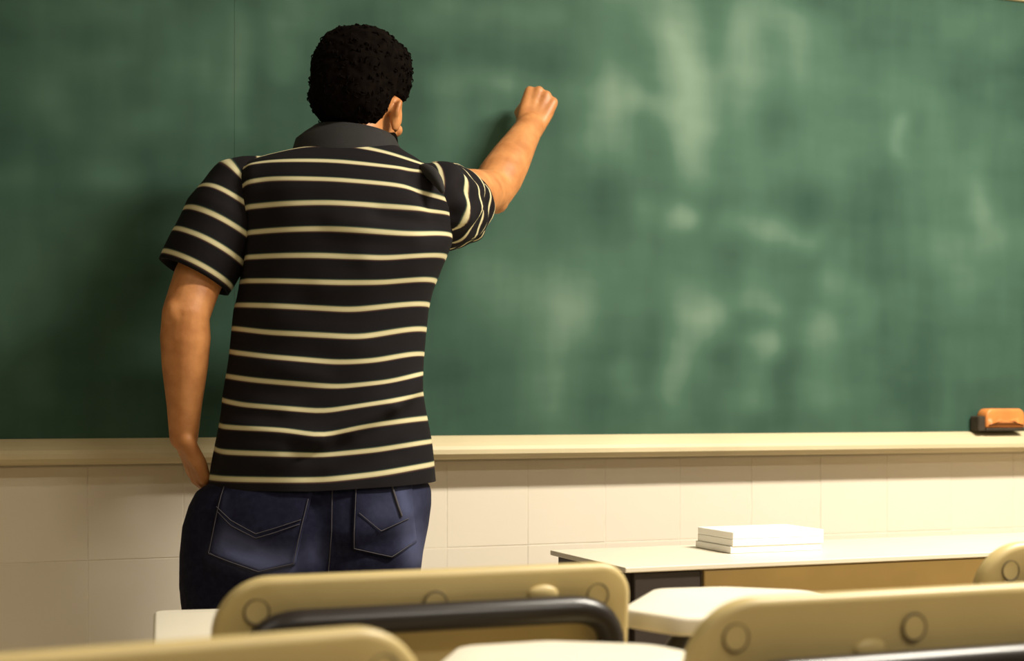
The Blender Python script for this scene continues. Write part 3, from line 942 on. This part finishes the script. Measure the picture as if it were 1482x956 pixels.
def hand(wrist, u, nrm, side, curls, thumb, k=1.0):
    """palm and five fingers; u: wrist to knuckles, nrm: out of the back of the hand, side: thumb side along u x nrm"""
    u = u.normalized(); nrm = (nrm-u*nrm.dot(u)).normalized(); r = u.cross(nrm)*side
    offs = (.030, .0105, -.0095, -.0285); kd = (.088, .093, .088, .079)
    lens = ((.044, .026, .021), (.048, .030, .022), (.044, .028, .021), (.034, .021, .018))
    rad = (.0098, .0100, .0095, .0084)
    for i in range(4):
        kn_ = wrist+(u*kd[i]+r*offs[i]+nrm*(.004 if i in (1, 2) else .0))*k
        body.tube([wrist+r*offs[i]*.55*k-u*.012, wrist+(u*.045+r*offs[i]*.85)*k-nrm*.004, kn_-nrm*.002], [.0165*k, .0155*k, .0125*k], 10)
        if i < 3:
            q = (offs[i]+offs[i+1])/2
            body.tube([wrist+r*q*.6*k, wrist+(u*(kd[i]-.012)+r*q)*k-nrm*.004], [.016*k, .011*k], 10)
        p = kn_; a = 0; pts = [p]
        for L1, cv in zip(lens[i], curls[i]):
            a += math.radians(cv)
            p = p+(u*math.cos(a)-nrm*math.sin(a))*L1*k
            pts.append(p)
        R_ = rad[i]*k
        fine = [pts[0], pts[0].lerp(pts[1], .5), pts[1], pts[1].lerp(pts[2], .5), pts[2], pts[2].lerp(pts[3], .6), pts[3]-(pts[3]-pts[2])*.15]
        body.tube(fine, [R_*1.12, R_*.98, R_*1.05, R_*.92, R_*.96, R_*.88, R_*.72], 10)
    tp_ = [wrist+(r*a_+u*b_-nrm*c_)*k for a_, b_, c_ in thumb]
    body.tube(tp_, [.016*k, .014*k, .0115*k, .0095*k], 10)

# left arm, hand at the hip pocket
sL, eL, wL = P(362, 285, .005), P(269, 455, -.07), P(266, 632, -.035)
body.tube([sL, P(324, 335, -.015), P(286, 405, -.045), eL, eL.lerp(wL, .18), eL.lerp(wL, .42), eL.lerp(wL, .75), wL], [.060, .054, .047, .045, .0475, .0435, .033, .0275], 20)
body.ellipsoid(eL+Vector((-.012, -.018, .0)), (.028, .028, .034), None, 14, 10)
uL = (P(291, 702, .02)-P(266, 640, -.035))
hand(wL+Vector((.002, 0, -.012)), uL, Vector((-1, -.75, -.35)), 1, ((25, 25, 15), (22, 25, 15), (20, 25, 15), (18, 22, 14)),
     ((.020, .015, .008), (.034, .045, .016), (.036, .075, .020), (.032, .098, .026)), 0.95)
# right arm, fist at the board
sR, eR, wR = P(636, 288, .02), P(712, 276, .29), P(767, 183, .475)
body.tube([sR, sR.lerp(eR, .4), sR.lerp(eR, .8), eR, eR.lerp(wR, .2), eR.lerp(wR, .45), eR.lerp(wR, .78), wR], [.062, .055, .0475, .046, .0495, .0455, .036, .031], 20)
body.ellipsoid(eR+Vector((.008, -.008, -.024)), (.028, .030, .026), None, 14, 10)
uR = P(790, 124, .515)-wR
hand(wR, uR, Vector((.05, -1, .35)), -1, ((62, 82, 40), (78, 88, 50), (82, 92, 55), (80, 92, 55)),
     ((.018, .016, .008), (.036, .040, .022), (.037, .066, .040), (.026, .082, .055)), 1.0)
bme = remeshed(body, 0.0042, 3, 0.5)
bo = link('body', bme, M_skin, man, True)

# face details
for s in (-1, 1):
    mb = MB(); mb.ellipsoid(hp(s*.031, .0625, .004), (.0125, .0125, .0125), HM, 16, 10); e_ = mb.build('eye', M_eye, man, smooth=True)
    mb = MB(); mb.ellipsoid(hp(s*.031, .0736, .004), (.0058, .003, .0058), HM, 14, 8); mb.build('iris', M_iris, e_, smooth=True)
    mb = MB(); mb.tube([hp(s*.014, .088, .026), hp(s*.032, .085, .032), hp(s*.052, .069, .025)], [.004, .0045, .002], 8); mb.build('eyebrow', M_hair, man, smooth=True)

# beard along the jaw
mb = MB(); mb.ellipsoid(hp(0, .036, -.070), (.064, .060, .056), HM, 40, 28)
me = mb.mesh('beard')
for v in me.vertices:
    l = HM.inverted() @ (v.co-HC)
    if l.z > -.052 and l.y > 0.02 and abs(l.x) < .045: v.co = v.co+(HC+HM @ Vector((0, .02, -.06))-v.co)*.25
    v.co += Vector((0, 0, 0))+(v.co-HC).normalized()*0.002*noise.noise(v.co*90)
link('beard', me, M_hair, man, True)

# hair: thick curly cap cut round the ears and at the nape
bm = bmesh.new(); bmesh.ops.create_icosphere(bm, subdivisions=6, radius=1.0)
curl_spots = []
def smoothstep(a, b, x):
    t = max(0, min(1, (x-a)/(b-a))); return t*t*(3-2*t)
for v in bm.verts:
    d = v.co.normalized()
    # boxy thick cap
    ex = 2.5
    q = (abs(d.x/.099)**ex+abs((d.y)/.118)**ex+abs(d.z/(.128 if d.z > 0 else .084))**ex)**(-1/ex)
    face = smoothstep(.30, .55, d.y)*smoothstep(.62, .40, d.z)                   # forehead and face stay clear
    side = smoothstep(-.30, -.05, d.y)*smoothstep(.02, -.22, d.z)                # in front of and below the ears
    nape = smoothstep(-.93, -.99, d.z)
    cut = max(face, side, nape)
    p = d*q
    nz = noise.noise(p*70)*.6+noise.noise(p*130+Vector((3, 1, 2)))*.4
    nz2 = noise.noise(p*22)
    rr = q+(.0045*nz+.0045*nz2)
    rr = rr*(1-cut)+cut*.055
    l = d*rr
    tz = smoothstep(.085, -.055, l.z)
    l.x *= 1-(.27 if l.x > 0 else .06)*tz
    l += Vector((0, -.012, .012))
    v.co = HC+HM @ l
    if cut < .05 and random.random() < .10: curl_spots.append((v.co.copy(), (HM @ d).normalized()))
me = bpy.data.meshes.new('hair'); bm.to_mesh(me); bm.free()
hair = link('hair', me, M_hair, man, True)
mb = MB()
for p, nn in curl_spots:
    t = Vector((random.uniform(-1, 1), random.uniform(-1, 1), random.uniform(-1, 1))).cross(nn).normalized()
    b2 = nn.cross(t)
    R_ = random.uniform(.0025, .0042)
    pts = [p-nn*.003+nn*(R_*1.3*math.sin(a))+t*(R_*(1-math.cos(a)))+b2*(.002*a) for a in [k*.62 for k in range(6)]]
    mb.tube(pts, [.0018, .0018, .0016, .0013, .0010, .0005], 5, False)
co = mb.build('curls', M_hair, hair, smooth=True)
co['kind'] = 'stuff'
